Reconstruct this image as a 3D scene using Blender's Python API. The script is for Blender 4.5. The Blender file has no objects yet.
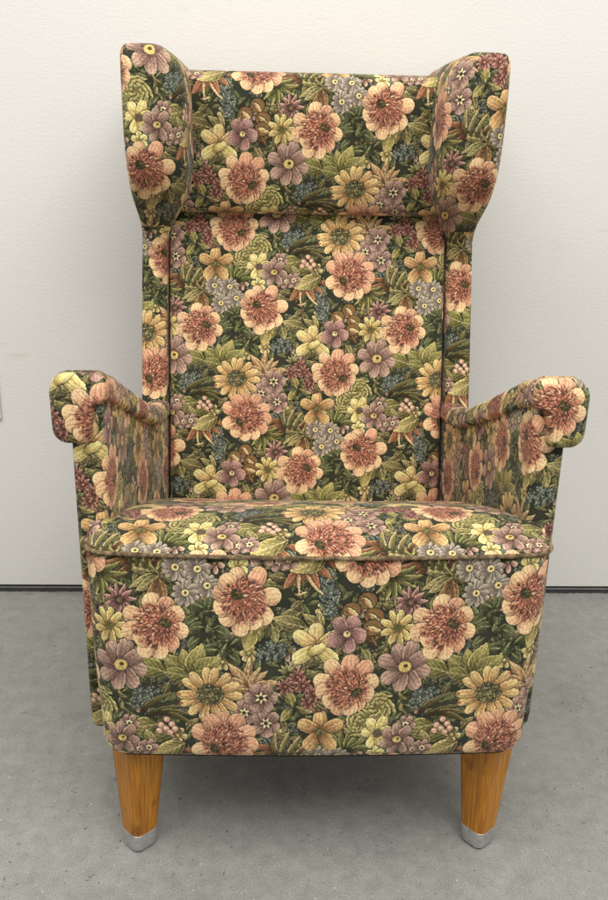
import bpy, math, random
import numpy as np
from mathutils import Vector

S = bpy.context.scene
COL = S.collection

# ------------------------------------------------------------------ tapestry cloth (computed pattern)
TW, TH, K = 280, 380, 5          # pattern repeat in pattern units, pixels per unit
UPM, UPMV = 731.0, 700.0         # pattern units per metre of cloth, across and up
W_, H_ = TW * K, TH * K
rng = np.random.default_rng(7)
IMG = np.empty((H_, W_, 3), np.float32)
HGT = np.zeros((H_, W_), np.float32)

def c255(*c): return np.array(c, np.float32) / 255.0
def sm(x): x = np.clip(x, 0, 1); return x * x * (3 - 2 * x)

def smooth_noise(h, w, cell, seed):
    r = np.random.default_rng(seed)
    gh, gw = max(2, h // cell), max(2, w // cell)
    g = r.random((gh, gw)).astype(np.float32)
    ys = np.arange(h) * gh / h; xs = np.arange(w) * gw / w
    y0 = ys.astype(int); x0 = xs.astype(int)
    fy = sm(ys - y0)[:, None]; fx = sm(xs - x0)[None]
    y1 = (y0 + 1) % gh; x1 = (x0 + 1) % gw
    return (g[np.ix_(y0, x0)] * (1 - fy) * (1 - fx) + g[np.ix_(y1, x0)] * fy * (1 - fx)
            + g[np.ix_(y0, x1)] * (1 - fy) * fx + g[np.ix_(y1, x1)] * fy * fx)

NZ = smooth_noise(H_, W_, 7, 3) * .6 + smooth_noise(H_, W_, 3, 4) * .4
base = smooth_noise(H_, W_, 60, 1)[..., None]
IMG[:] = c255(50, 54, 46) * (1 - base) + c255(66, 68, 54) * base

def blit(cx, cy, rad, fn):
    """fn(x, y, noise) -> rgb (or None), alpha, height; stamped at the point and its half-drop repeat."""
    n = int(math.ceil(rad * K)) + 2
    for ox, oy in ((0, 0), (TW / 2, TH / 2)):
        px, py = (cx + ox) * K, (cy + oy) * K
        ix = np.arange(int(px) - n, int(px) + n + 1); iy = np.arange(int(py) - n, int(py) + n + 1)
        X, Y = np.meshgrid((ix - px) / K, (iy - py) / K)
        sel = np.ix_(iy % H_, ix % W_)
        rgb, al, hh = fn(X.astype(np.float32), Y.astype(np.float32), NZ[sel])
        al = al[..., None]
        IMG[sel] = IMG[sel] * (1 - al) + rgb * al
        if hh is not None:
            HGT[sel] = HGT[sel] * (1 - al[..., 0]) + hh * al[..., 0]

def petal(x, y, deg, L, Wd, c0, c1, kind='petal', curve=0.0, vein=None, dark=.75, rim=None, streak=5, start=0.0, lum=1.0):
    """one petal or leaf growing from (x, y) in direction deg (0 right, 90 down)."""
    a = math.radians(deg); ca, sa = math.cos(a), math.sin(a)
    mx, my = x + ca * L * .5, y + sa * L * .5
    ph = random.random() * 6.28; jit = random.uniform(-.06, .06)
    c0 = np.clip(c0 * (1 + jit) * lum, 0, 1); c1 = np.clip(c1 * (1 + jit) * lum, 0, 1)
    if rim is None: rim = np.clip(c1 * (1.36 if kind == 'leaf' else 1.25) + .04, 0, 1)
    def fn(X, Y, N):
        dx = X + ca * L * .5; dy = Y + sa * L * .5
        u = (dx * ca + dy * sa) / L
        v = (-dx * sa + dy * ca) - curve * L * u * u
        v = v + (N - .5) * 1.7
        uc = np.clip(u, 0, 1)
        if kind == 'petal': w = (.30 + .70 * np.sqrt(uc)) * np.sqrt(np.clip(1 - uc ** 5, 0, 1))
        elif kind == 'round': w = np.sqrt(np.clip(1 - (2 * uc - 1) ** 2, 0, 1))
        elif kind == 'narrow': w = np.clip(np.sin(np.pi * uc ** .75), 0, 1) ** .7
        else: w = np.clip(np.sin(np.pi * uc ** .85), 0, 1) ** .9
        hw = w * Wd * .5
        d = hw - np.abs(v)
        d = np.where((u < 0) | (u > 1), -np.maximum(np.abs(v) * .5, 0) - 9 * np.maximum(-u, u - 1) - .6, d)
        inside = sm(d / .7 + .5)
        halo = sm(d / 1.6 + 1.0) * dark
        t = sm((u - start) / (1 - start))[..., None]
        col = c0 * (1 - t) + c1 * t
        vn = v / (Wd * .5)
        s = np.sin(vn * streak * 3.0 / (.35 + w * .65 + 1e-3) + ph + u * 1.5)
        s2 = np.sin(vn * streak * 6.5 + ph * 2 + N * 5)
        col = col * (1 + ((.09 * s + .10 * s2 * (.5 + N)) * (1 - .2 * uc))[..., None])
        # ribs start dark at the base of each petal and break into light ends, as woven
        bs = sm((.42 - uc) / .42) * (.55 + .45 * s2)
        col = col * (1 - (.42 * bs)[..., None])
        tp = sm((uc - .55) / .4) * (.5 + .5 * s)
        col = col + (rim - col) * (.36 * tp)[..., None]
        # woven hatching: light upper rim, darker lower side, as drawn on the cloth
        e = sm(1 - d / 2.2) * (u > .25)
        side = (v * (ca if abs(ca) > .3 else 1) < 0)
        col = col + (rim - col) * (e * np.where(side, .85, .30))[..., None]
        col = col * (1 - (sm(np.abs(vn)) * np.where(side, 0., .26))[..., None])
        if kind in ('leaf',):
            mid = np.exp(-(v / .75) ** 2) * (u < .92)
            sv = (np.sin(u * L * 1.05 - np.abs(v) * 1.4 + ph) > .55) * .35
            vc = vein if vein is not None else rim
            col = col + (vc - col) * np.clip(mid * .7 + sv, 0, 1)[..., None]
        col = col * (1 + (N - .5) * .42)[..., None]
        al = np.maximum(inside, halo * (1 - inside))
        shadow = IMG_DARK
        rgb = np.where(inside[..., None] > .02, (col * inside[..., None] + shadow * (halo * (1 - inside))[..., None]) / np.maximum(al, 1e-4)[..., None], shadow)
        return np.clip(rgb, 0, 1), np.clip(al, 0, 1), .35 + .65 * sm(d / (Wd * .35))
    blit(mx, my, max(L, Wd) * .75 + abs(curve) * L + 2, fn)

IMG_DARK = c255(36, 34, 26)

def blob(x, y, rx, ry, col, rot=0, edge=.7, al0=1.0, h=.8):
    a = math.radians(rot); ca, sa = math.cos(a), math.sin(a)
    def fn(X, Y, N):
        dx = X * ca + Y * sa; dy = -X * sa + Y * ca
        r = np.sqrt((dx / rx) ** 2 + (dy / ry) ** 2) + (N - .5) * .25
        d = (1 - r) * min(rx, ry)
        c = col * (1 + (N - .5) * .5)[..., None]
        return np.clip(c, 0, 1), sm(d / edge + .5) * al0, np.full_like(r, h)
    blit(x, y, max(rx, ry) + 2, fn)

PEACH = c255(212, 160, 116); PEACHT = c255(228, 186, 138); PINKP = c255(210, 144, 116)
RUST = c255(168, 100, 74); RUSTL = c255(222, 158, 122); RUSTD = c255(104, 60, 48)
GOLD = c255(184, 144, 82); GOLDT = c255(216, 184, 120); YEL = c255(196, 176, 96); YELT = c255(222, 204, 134)
MAUVE = c255(128, 98, 88); MAUVET = c255(180, 150, 132); OLIVE = c255(90, 86, 52); OLIVET = c255(138, 130, 82)
OLL = c255(184, 172, 114); DKG = c255(56, 62, 40); DKGT = c255(86, 92, 58); BLU = c255(112, 122, 114); BLUT = c255(160, 166, 150)
LIL = c255(122, 110, 106); LILT = c255(172, 158, 148); CREAM = c255(222, 200, 148); TAN = c255(138, 98, 56); TANT = c255(180, 140, 88)
RSTB = c255(108, 70, 42); RSTBT = c255(146, 96, 60)

def leaf(x, y, deg, L, Wd, c0=OLIVE, c1=OLIVET, **k):
    petal(x, y, deg, L, Wd, c0, c1, 'leaf', **k)

def dahlia(x, y, ex, ey, R=33, angs=None, flat=1.0, pink=0.5):
    n = 10
    angs = angs or [i * 36 + random.uniform(-6, 6) for i in range(n)]
    for i, (a, l) in enumerate(angs):
        ar = math.radians(a)
        L = R * l
        p = random.random() < pink
        petal(x + math.cos(ar) * 5, y + math.sin(ar) * 5, a, L - 3, R * .70 * random.uniform(.92, 1.08), PINKP if p else PEACH, PEACHT if not p else PEACH,
              'petal', streak=5, start=.35, rim=c255(238, 202, 154) if not p else c255(232, 184, 150), lum=random.uniform(.97, 1.06))
    # stamen ring made of many short woven strokes
    blob(x, y, R * .60, R * .58, RUST * .92, edge=5, al0=.9)
    pts = []
    for i in range(280):
        rr = R * .70 * math.sqrt(random.random()); a = random.random() * 2 * math.pi
        pts.append((rr, a))
    pts.sort(key=lambda q: -q[0])
    for rr, a in pts:
        sx, sy = x + rr * math.cos(a), y + rr * math.sin(a)
        dx, dy = sx - ex, sy - ey
        de = math.hypot(dx, dy)
        if de < 6.0: continue
        dirn = math.degrees(math.atan2(dy, dx)) + random.uniform(-18, 18)
        c = random.choice((RUST, RUST, RUSTL, RUSTD, c255(192, 118, 78), c255(178, 102, 70)))
        petal(sx - 1.6 * math.cos(math.radians(dirn)), sy - 1.6 * math.sin(math.radians(dirn)), dirn, random.uniform(3.6, 5.6), random.uniform(1.5, 2.2), c * .85, c,
              'narrow', dark=.35, streak=1)
    blob(ex, ey, 6.4, 4.6, c255(70, 70, 44), rot=random.choice((30, -30, 55)), edge=1.5)
    for i in range(26):
        a = random.random() * 6.28; r = random.uniform(0, 5.4)
        blob(ex + r * math.cos(a), ey + r * .8 * math.sin(a), .8, .7, random.choice((c255(98, 96, 58), c255(44, 44, 32), c255(60, 62, 40), c255(150, 96, 62))), edge=.5)

def ring_flower(x, y, R, n, c0, c1, Wd, eye=None, eyer=3, a0=0, kind='petal', rim=None, streak=4, dark=.75, sq=1.0, start=.2):
    for i in range(n):
        a = a0 + i * 360 / n + random.uniform(-5, 5)
        ar = math.radians(a); q = math.sqrt(math.cos(ar) ** 2 + (sq * math.sin(ar)) ** 2)
        petal(x + math.cos(ar) * 1.0, y + math.sin(ar) * 1.0, a, R * random.uniform(.93, 1.05) * q, Wd * random.uniform(.92, 1.08), c0, c1, kind, rim=rim, streak=streak, dark=dark, start=start)
    if eye is not None:
        blob(x, y, eyer, eyer * .9, eye, edge=1)

def mauve(x, y, R, n=8, eye=3.6, a0=10):
    ring_flower(x, y, R, n, MAUVE, MAUVET, R * .72, None, a0=a0, rim=c255(204, 172, 152))
    blob(x, y, eye + 1.0, eye, YEL, edge=1); blob(x + .8, y - .8, eye * .45, eye * .35, c255(90, 60, 34), edge=.8)

def primula(x, y, R, a0=0, c0=MAUVE, c1=MAUVET):
    ring_flower(x, y, R, 6, c0, c1, R * 1.0, None, a0=a0, rim=c255(188, 152, 150), kind='petal')
    for i in range(6):
        a = math.radians(a0 + 30 + i * 60); petal(x, y, math.degrees(a), R * .42, 2.6, CREAM, CREAM, 'narrow', dark=.2)
    blob(x, y, R * .15, R * .15, c255(70, 56, 34), edge=.7)

def daisy(x, y, R=12):
    ring_flower(x, y, R, 12, LIL, LILT, 6.4, None, kind='petal', rim=c255(188, 180, 156), streak=2, dark=.5, a0=random.random() * 30)
    blob(x, y, 3.6, 3.2, YELT, edge=1); blob(x + .3, y, 1.5, 1.3, c255(96, 74, 40), edge=.8)

def florets(x, y, rx, ry, n=60, c=(BLU, BLUT)):
    blob(x, y, rx * 1.05, ry * 1.05, c255(50, 60, 58), edge=4, al0=.85)
    for i in range(n):
        a = random.random() * 6.28; r = math.sqrt(random.random())
        fx, fy = x + rx * r * math.cos(a), y + ry * r * math.sin(a)
        for j in range(3):
            b = random.random() * 6.28
            blob(fx + 1.1 * math.cos(b), fy + 1.1 * math.sin(b), 1.0, .8, (c[1] if random.random() < .4 else c[0]) * random.uniform(.7, 1.08), rot=random.random() * 180, edge=.6)
        blob(fx, fy, .5, .5, c255(50, 52, 40), edge=.4)

def curl(x, y, deg, L, Wd, c0, c1, curve, lit=True):
    petal(x, y, deg, L, Wd, c0, c1, 'narrow', curve=curve, rim=CREAM if lit else None, streak=2)

def rosebud(x, y, R):
    c0, c1 = c255(120, 114, 58), c255(176, 166, 98)
    blob(x, y, R + 1, R * .95 + 1, IMG_DARK, edge=1.5, al0=.8)
    blob(x, y, R, R * .93, c0, edge=1)
    for i, rr in enumerate((.98, .86, .72, .58, .44, .3)):
        for j in range(5):
            a = j * 72 + i * 38 + random.uniform(-8, 8); ar = math.radians(a)
            petal(x + math.cos(ar) * R * rr - math.cos(ar + 1.57) * R * rr * .5, y + (math.sin(ar) * R * rr - math.sin(ar + 1.57) * R * rr * .5) * .93,
                  a + 90, R * rr * 1.05, R * .3, c0, c1, 'narrow', curve=-.25, streak=1, dark=.45, rim=c255(206, 198, 132))

def bud(x, y, R, deg):
    blob(x, y, R + 1, R * .85 + 1, IMG_DARK, edge=1.5, al0=.7)
    blob(x, y, R, R * .85, c255(132, 100, 52), edge=1)
    petal(x - math.cos(math.radians(deg)) * R * .85, y - math.sin(math.radians(deg)) * R * .8, deg, R * 1.7, R * .55, TANT, CREAM, 'narrow', curve=.28, streak=1)
    petal(x - math.cos(math.radians(deg)) * R * .7, y - math.sin(math.radians(deg)) * R * .6 + 2.2, deg, R * 1.4, R * .4, TAN, TANT, 'narrow', curve=.25, streak=1, dark=.4)

def paint():
    random.seed(11)
    # dim undergrowth between the motifs
    for i in range(560):
        leaf(random.uniform(0, TW), random.uniform(0, TH / 2), random.uniform(0, 360), random.uniform(9, 18), random.uniform(4.5, 8), DKG * random.uniform(.9, 1.35), DKGT * random.uniform(.85, 1.35), dark=.6, vein=c255(118, 118, 78), curve=random.uniform(-.2, .2))
    for i in range(46):
        florets(random.uniform(0, TW), random.uniform(0, TH / 2), random.uniform(5, 9), random.uniform(4, 7), 16, (c255(104, 104, 92), c255(152, 148, 126)))
    for i in range(30):
        x, y = random.uniform(0, TW), random.uniform(0, TH / 2)
        c = random.choice(((MAUVE, MAUVET), (c255(120, 84, 74), c255(172, 132, 112)), (c255(146, 128, 78), c255(198, 180, 120))))
        ring_flower(x, y, random.uniform(7, 10), 6, c[0], c[1], 6.5, c255(196, 176, 104), 1.8, a0=random.random() * 60, streak=3)
    for i in range(150):
        leaf(random.uniform(0, TW), random.uniform(0, TH / 2), random.uniform(0, 360), random.uniform(10, 19), random.uniform(5, 9), OLIVE * random.uniform(.75, .95), OLIVET * random.uniform(.75, .95), dark=.7, vein=OLL * .85, curve=random.uniform(-.25, .25))
    # rose leaves, dark green
    for x, y, d in ((205, 604, 200), (200, 612, 150), (208, 606, 280), (214, 613, 330), (205, 622, 180), (199, 632, 140), (203, 636, 90), (211, 634, 60), (214, 625, 20),
                    (222, 640, 70), (226, 636, 120), (232, 632, 20), (236, 628, 330), (226, 648, 40), (218, 644, 180), (228, 640, -40),
                    (392, 690, 200), (388, 696, 150), (395, 684, 260), (400, 690, 320), (402, 700, 20), (394, 704, 100), (386, 706, 70), (402, 708, 130), (384, 684, 230), (396, 716, 80)):
        petal(x, y, d + random.uniform(-8, 8), 15.5, 11.5, c255(66, 74, 48), c255(98, 104, 70), 'round', streak=2, rim=c255(128, 130, 90)); petal(x, y, d, 13, 1.6, c255(124, 126, 86), c255(124, 126, 86), 'narrow', dark=.1, streak=1)
    # blue grey floret clusters
    for x, y, rx, ry, n in ((137, 564, 12, 8, 60), (270, 644, 14, 9, 70), (262, 650, 8, 7, 30), (320, 575, 9, 9, 45), (324, 592, 10, 12, 60), (325, 606, 7, 7, 30), (426, 691, 15, 8, 80), (416, 698, 7, 7, 26), (268, 742, 9, 8, 40), (248, 562, 8, 6, 24)):
        florets(x, y, rx, ry, n)
    # long dark arching stems over the florets, lower left of the cell
    for x, y, d, L, w, cv in ((418, 712, -55, 38, 7, .35), (424, 716, -40, 42, 6, .4), (432, 712, -25, 38, 6, .5), (440, 712, -10, 30, 6, .55)):
        curl(x, y, d, L, w, c255(72, 64, 34), c255(106, 100, 58), cv, False)
    # leaf fan at the upper left (olive with rust)
    for d, L, w, cv in ((200, 34, 10, -.15), (168, 32, 8, -.2), (140, 28, 10, .12), (225, 22, 7, .1)):
        petal(162, 574, d, L, w, OLIVE, OLIVET, 'leaf', curve=cv, vein=OLL)
    for d, L, w in ((118, 26, 9), (95, 28, 9), (72, 24, 8)):
        petal(162, 577, d, L, w, TAN * .8, c255(140, 108, 60), 'leaf', curve=.1, vein=TANT)
    leaf(166, 572, 245, 20, 7, curve=.2); leaf(160, 570, 285, 18, 8)
    # brown curled leaves
    for x, y, d, L, w, cv in ((134, 560, 150, 26, 8, .35), (136, 566, 135, 24, 7, .3), (132, 556, 175, 24, 7, .2)):
        petal(x, y, d, L, w, RSTB, TAN, 'narrow', curve=cv)
    # thin grass-like spray
    for d, L, cv in ((95, 26, .15), (120, 24, .2), (70, 24, -.2), (45, 26, -.35), (20, 28, -.35), (150, 20, .3), (-5, 22, -.3), (80, 30, .05)):
        petal(104, 572, d, L, 5.2, c255(84, 84, 44), c255(140, 138, 78), 'narrow', curve=cv, streak=1)
    # leaves right of the second dahlia
    leaf(300, 606, 160, 34, 15, curve=-.1, vein=OLL); leaf(304, 622, 190, 36, 16, curve=.1, vein=OLL); leaf(272, 622, 205, 14, 9)
    leaf(260, 620, 120, 20, 13, c255(120, 114, 60), c255(158, 148, 82), vein=OLL); leaf(268, 616, 75, 22, 12, vein=OLL); leaf(250, 622, 105, 24, 16, c255(122, 114, 56), c255(166, 152, 84), vein=OLL)
    leaf(318, 622, 215, 24, 10, vein=OLL); leaf(318, 624, 250, 20, 9, curve=.15); leaf(316, 626, 185, 18, 8)
    # rust plume with cream curls
    for x, y, d, L, w, cv, c in ((303, 563, 115, 24, 10, .2, 1), (300, 564, 140, 30, 10, -.1, 1), (306, 562, 85, 26, 8, -.25, 1), (296, 562, 172, 26, 8, .15, 0), (310, 560, 60, 22, 8, -.3, 0), (318, 559, 10, 20, 7, .2, 0)):
        petal(x, y, d, L, w, RSTB, RSTBT if c else TAN, 'leaf', curve=cv, vein=c255(170, 112, 66))
    curl(295, 567, 105, 26, 3.6, TANT, CREAM, -.35); curl(300, 568, 70, 28, 3.6, TANT, CREAM, -.35); curl(290, 590, 15, 12, 3, TANT, CREAM, -.5)
    # fern fan
    for i in range(8):
        petal(340 + i * 1.2, 752, -150 + i * 17, 30 - abs(i - 3) * 1.5, 6, c255(70, 76, 42), c255(132, 132, 74), 'narrow', curve=.12 * (i - 3.5) / 2, streak=1)
    # curled fronds
    for x, y, d, L, w, cv in ((276, 756, -120, 26, 6, .5), (282, 758, -105, 28, 6, .5), (289, 759, -95, 26, 6, .5), (297, 757, -80, 20, 6, .45)):
        curl(x, y, d, L, w, c255(96, 56, 36) if random.random() < .4 else c255(96, 90, 44), c255(150, 136, 78), cv)
    # big olive leaves near the lower left
    leaf(452, 735, 195, 46, 22, c255(104, 98, 50), c255(150, 144, 82), curve=-.12, vein=OLL); leaf(436, 722, 165, 34, 20, c255(98, 94, 48), c255(146, 140, 80), vein=OLL, curve=.1)
    leaf(462, 742, 150, 40, 20, c255(110, 104, 54), c255(170, 158, 92), vein=CREAM, curve=.1); leaf(430, 748, 250, 22, 12, vein=OLL)
    leaf(406, 678, 330, 20, 9, vein=OLL); leaf(372, 656, 200, 18, 9, vein=OLL); leaf(356, 640, 60, 22, 10, OLIVE, OLIVET, vein=OLL)
    # trio of leaves under the first dahlia
    for d, L, w, c in ((215, 36, 20, 0), (250, 30, 16, 1), (285, 36, 20, 1), (322, 36, 20, 0), (188, 30, 15, 0), (350, 22, 13, 0)):
        petal(190, 672, d, L, w, c255(98, 96, 46), c255(156, 148, 80) if c else c255(132, 130, 70), 'leaf', vein=OLL, curve=.06)
    leaf(166, 668, 200, 36, 21, c255(98, 98, 48), c255(142, 138, 74), vein=OLL, curve=-.1)
    # autumn spray
    for d, L, w, cv in ((262, 34, 9, .18), (238, 34, 11, -.1), (212, 34, 11, -.25), (300, 26, 9, .25), (335, 34, 9, .22), (355, 32, 8, .3), (190, 22, 8, -.2), (280, 26, 7, .3)):
        petal(247, 684, d, L, w, TAN, c255(168, 128, 76), 'leaf', curve=cv, vein=CREAM, rim=CREAM)
    # buds and brown leaf
    leaf(372, 640, 240, 26, 15, c255(88, 68, 38), c255(112, 86, 48)); leaf(378, 612, 130, 24, 15, c255(84, 62, 34), c255(112, 84, 46)); leaf(370, 634, 300, 20, 12, c255(88, 66, 36), c255(112, 86, 48))
    bud(361, 596, 9, 25); bud(346, 605, 8.5, 10); bud(368, 611, 9.5, 15); bud(367, 622, 9, -10)
    # leaves of the red cluster
    leaf(291, 702, 250, 18, 11, c255(116, 112, 54), c255(160, 150, 80), vein=OLL); leaf(290, 704, 130, 18, 10, c255(116, 112, 54), c255(156, 148, 80), vein=OLL); leaf(294, 702, 20, 18, 10, vein=OLL)
    # red cluster
    for x, y in ((295, 671), (283, 681), (301, 680), (307, 697), (312, 688)):
        ring_flower(x, y, 8.5, 9, c255(126, 76, 66), c255(170, 114, 98), 4, c255(168, 116, 84), 1.5, kind='narrow', streak=2, rim=c255(196, 138, 120))
    for d in (200, 225, 250, 275, 300): petal(287, 668, d, 13, 3.5, c255(90, 92, 58), c255(150, 146, 96), 'narrow', dark=.4)
    # small mauve primulas
    primula(242, 709, 13, 10); primula(264, 720, 14.5, 25); primula(259, 693, 15.5, 0)
    # lilac daisies
    daisy(207, 583, 10.5); daisy(177, 567, 12); daisy(198, 568, 12); daisy(186, 590, 12.5)
    # small asters
    ring_flower(123, 598, 15.5, 11, c255(122, 84, 78), c255(172, 130, 118), 5.2, c255(120, 104, 70), 2.6, kind='narrow', streak=2)
    ring_flower(112, 622, 17, 9, c255(168, 138, 72), c255(206, 184, 114), 8.4, c255(96, 96, 54), 3.6, kind='petal', streak=3, start=.1)
    # rosebuds
    rosebud(359, 722, 13); rosebud(376, 704, 15)
    # yellow flowers
    for a, L, w in ((268, 24, 18), (212, 27, 17), (328, 26, 17), (150, 27, 17), (38, 26, 18)):
        petal(313, 641, a, L, w, GOLD if a > 200 else YEL, YELT, 'petal', rim=c255(236, 220, 156), streak=4)
    petal(304, 648, -28, 20, 9, YEL, YELT, 'round', rim=c255(236, 220, 156))
    for a, L, w in ((268, 21, 18), (205, 25, 17), (335, 25, 17), (128, 24, 18), (52, 24, 17)):
        petal(319, 729, a, L, w, c255(150, 108, 58), c255(212, 174, 110), 'petal', rim=c255(232, 196, 124), streak=4, start=.05)
    blob(319, 729, 5.5, 4.2, c255(92, 88, 44), edge=1.2)
    for i in range(10): blob(319 + random.uniform(-4, 4), 729 + random.uniform(-3, 3), .8, .7, c255(140, 132, 74), edge=.5)
    for x, y in ((378, 744),):
        for a, L in ((185, 17), (235, 19), (290, 19), (345, 15), (120, 18), (70, 14)):
            petal(378, 731, a, L, 14, c255(184, 164, 84), YELT, 'petal', streak=3, rim=c255(234, 222, 158))
        blob(378, 731, 5, 4.6, c255(98, 86, 70), edge=1)
    for a in (200, 270, 330, 100, 40): petal(377, 755, a, 10, 9, c255(184, 166, 88), YELT, 'petal', streak=2)
    # mauve flowers
    for x, y in ((415, 750), (425, 748), (406, 722)): primula(x, y, 9, random.random() * 60)
    mauve(398, 738, 17, 7, 3.4)
    ring_flower(342, 628, 19, 5, c255(132, 96, 92), c255(180, 142, 132), 18, YELT, 3.4, a0=-60, rim=c255(202, 160, 152), streak=6); blob(342.5, 627, 1.2, 1.4, c255(110, 84, 44), edge=.6)
    mauve(121, 661, 26, 8, 5.5, 15)
    # sunflower
    for a in range(0, 360, 26):
        ar = math.radians(a + random.uniform(-4, 4))
        petal(208 + 8 * math.cos(ar), 690 + 7 * math.sin(ar), math.degrees(ar), 25 * (1 - .14 * abs(math.sin(ar))), 11.5, c255(168, 124, 62), GOLDT, 'petal', rim=c255(232, 204, 134), streak=3, start=.0)
        if random.random() < .5:
            blob(208 + 31 * math.cos(ar), 690 + 28 * math.sin(ar), 2.2, 1.6, c255(140, 62, 38), rot=math.degrees(ar), edge=1.6, al0=.7)
    blob(208, 690, 14, 11, c255(92, 88, 58), edge=2)
    for i in range(120):
        a = random.random() * 6.28; r = math.sqrt(random.random())
        blob(208 + 14 * r * math.cos(a), 690 + 11 * r * math.sin(a), 1.0, .7, random.choice((c255(140, 136, 108), c255(60, 58, 40), c255(168, 150, 96), c255(74, 78, 60))), rot=random.random() * 180, edge=.5)
    # berries
    for x, y in ((438, 723), (444, 717), (449, 722), (443, 727), (452, 727), (436, 729), (447, 731)):
        blob(x, y, 3.8, 3.6, IMG_DARK, al0=.6, edge=1); blob(x, y, 3.3, 3.1, c255(200, 156, 132), edge=.8); blob(x - .6, y - .7, 1.2, 1.1, c255(236, 208, 176), edge=.8)
    # the four dahlias
    def off(l): return [(a, b) for a, b in l]
    dahlia(157, 622, 166, 619, 30.5, off([(205, 1.05), (168, 1.05), (262, .98), (298, .95), (330, .95), (10, .98), (50, .9), (85, 1.0), (115, 1.05), (140, .8)]), pink=.25)
    dahlia(242, 597, 235, 591, 30.5, off([(255, 1.0), (300, 1.12), (350, 1.12), (35, 1.0), (65, .9), (98, 1.05), (135, .95), (165, .92), (200, .95), (228, .98)]), pink=.4)
    dahlia(345, 682, 354, 687, 30.5, off([(232, 1.1), (275, 1.05), (310, 1.08), (345, .98), (195, 1.1), (170, 1.0), (140, .9), (20, .85), (110, .95), (60, .85), (85, .9)]), pink=.35)
    dahlia(362, 551, 352, 558, 31, off([(268, 1.0), (300, 1.05), (335, 1.05), (5, 1.05), (35, 1.02), (65, 1.0), (95, 1.0), (125, 1.0), (160, 1.08), (205, 1.1), (238, 1.05)]), pink=.5)
    # thread structure
    r = np.random.default_rng(5)
    th = r.random((H_, W_)).astype(np.float32) - .5
    th = (th + np.roll(th, 1, 0) + np.roll(th, 2, 0) + np.roll(th, 3, 0)) / 2.2
    tv = r.random((H_, W_)).astype(np.float32) - .5
    tv = (tv + np.roll(tv, 1, 1) + np.roll(tv, 2, 1)) / 2.0
    IMG[:] = np.clip(IMG * (1 + .15 * th + .15 * tv)[..., None], 0, 1)

paint()
def make_image(name, arr, noncolor=False):
    im = bpy.data.images.new(name, W_, H_, alpha=False, float_buffer=False)
    if noncolor: im.colorspace_settings.name = 'Non-Color'
    buf = np.ones((H_, W_, 4), np.float32)
    buf[..., :3] = arr[::-1] if arr.ndim == 3 else arr[::-1][..., None]
    im.pixels.foreach_set(np.ascontiguousarray(buf).ravel())
    im.update(); im.pack()
    return im
# dye tone: a little more contrast, yellowed
TONE = np.clip(IMG, 0, 1)
TONE = TONE + .16 * (TONE - .40) + .008
TONE = np.clip(TONE * np.array([1.0, .975, .93], np.float32), 0, 1)
cloth_img = make_image('tapestry_pattern', TONE)
relief_img = make_image('tapestry_relief', np.clip(HGT * .6 + IMG.mean(2) * .5, 0, 1), True)

# ------------------------------------------------------------------ materials
def new_mat(name):
    m = bpy.data.materials.new(name); m.use_nodes = True
    nt = m.node_tree; b = nt.nodes['Principled BSDF']
    return m, nt, b
def nd(nt, t, **k):
    n = nt.nodes.new(t)
    for a, v in k.items():
        if a in n.inputs.keys(): n.inputs[a].default_value = v
        else: setattr(n, a, v)
    return n
def ramp(nt, fac, stops):
    r = nt.nodes.new('ShaderNodeValToRGB'); nt.links.new(fac, r.inputs[0])
    e = r.color_ramp.elements
    while len(e) < len(stops): e.new(.5)
    for el, (p, c) in zip(e, stops): el.position = p; el.color = (*c, 1)
    return r.outputs[0]

def fabric():
    m, nt, b = new_mat('floral_tapestry'); L = nt.links
    uv = nd(nt, 'ShaderNodeUVMap', uv_map='UVMap')
    t = nt.nodes.new('ShaderNodeTexImage'); t.image = cloth_img; L.new(uv.outputs[0], t.inputs[0])
    h = nt.nodes.new('ShaderNodeTexImage'); h.image = relief_img; L.new(uv.outputs[0], h.inputs[0])
    hsv = nd(nt, 'ShaderNodeHueSaturation', Saturation=SAT, Value=VAL); L.new(t.outputs[0], hsv.inputs['Color'])
    tc = nd(nt, 'ShaderNodeTexCoord')
    wear = nd(nt, 'ShaderNodeTexNoise', Scale=9.0, Detail=3.0); L.new(tc.outputs['Object'], wear.inputs['Vector'])
    wr = ramp(nt, wear.outputs[0], [(.3, (.90, .90, .90)), (.7, (1.06, 1.05, 1.03))])
    mx = nd(nt, 'ShaderNodeMix', data_type='RGBA', blend_type='MULTIPLY'); mx.inputs[0].default_value = 1
    L.new(hsv.outputs[0], mx.inputs[6]); L.new(wr, mx.inputs[7])
    L.new(mx.outputs[2], b.inputs['Base Color'])
    b.inputs['Roughness'].default_value = .93; b.inputs['Specular IOR Level'].default_value = .22
    b.inputs['Sheen Weight'].default_value = .10; b.inputs['Sheen Roughness'].default_value = .5
    b1 = nd(nt, 'ShaderNodeBump', Strength=.3, Distance=.0014); L.new(h.outputs[0], b1.inputs['Height'])
    fine = nd(nt, 'ShaderNodeTexNoise', Scale=900.0, Detail=2.0); L.new(tc.outputs['Object'], fine.inputs['Vector'])
    b2 = nd(nt, 'ShaderNodeBump', Strength=.3, Distance=.0008); L.new(fine.outputs[0], b2.inputs['Height']); L.new(b1.outputs[0], b2.inputs['Normal'])
    soft = nd(nt, 'ShaderNodeTexNoise', Scale=11.0, Detail=2.0); L.new(tc.outputs['Object'], soft.inputs['Vector'])
    b3 = nd(nt, 'ShaderNodeBump', Strength=.5, Distance=.010); L.new(soft.outputs[0], b3.inputs['Height']); L.new(b2.outputs[0], b3.inputs['Normal'])
    L.new(b3.outputs[0], b.inputs['Normal'])
    return m
SAT, VAL = .87, .94
M_FAB = fabric()

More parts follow.
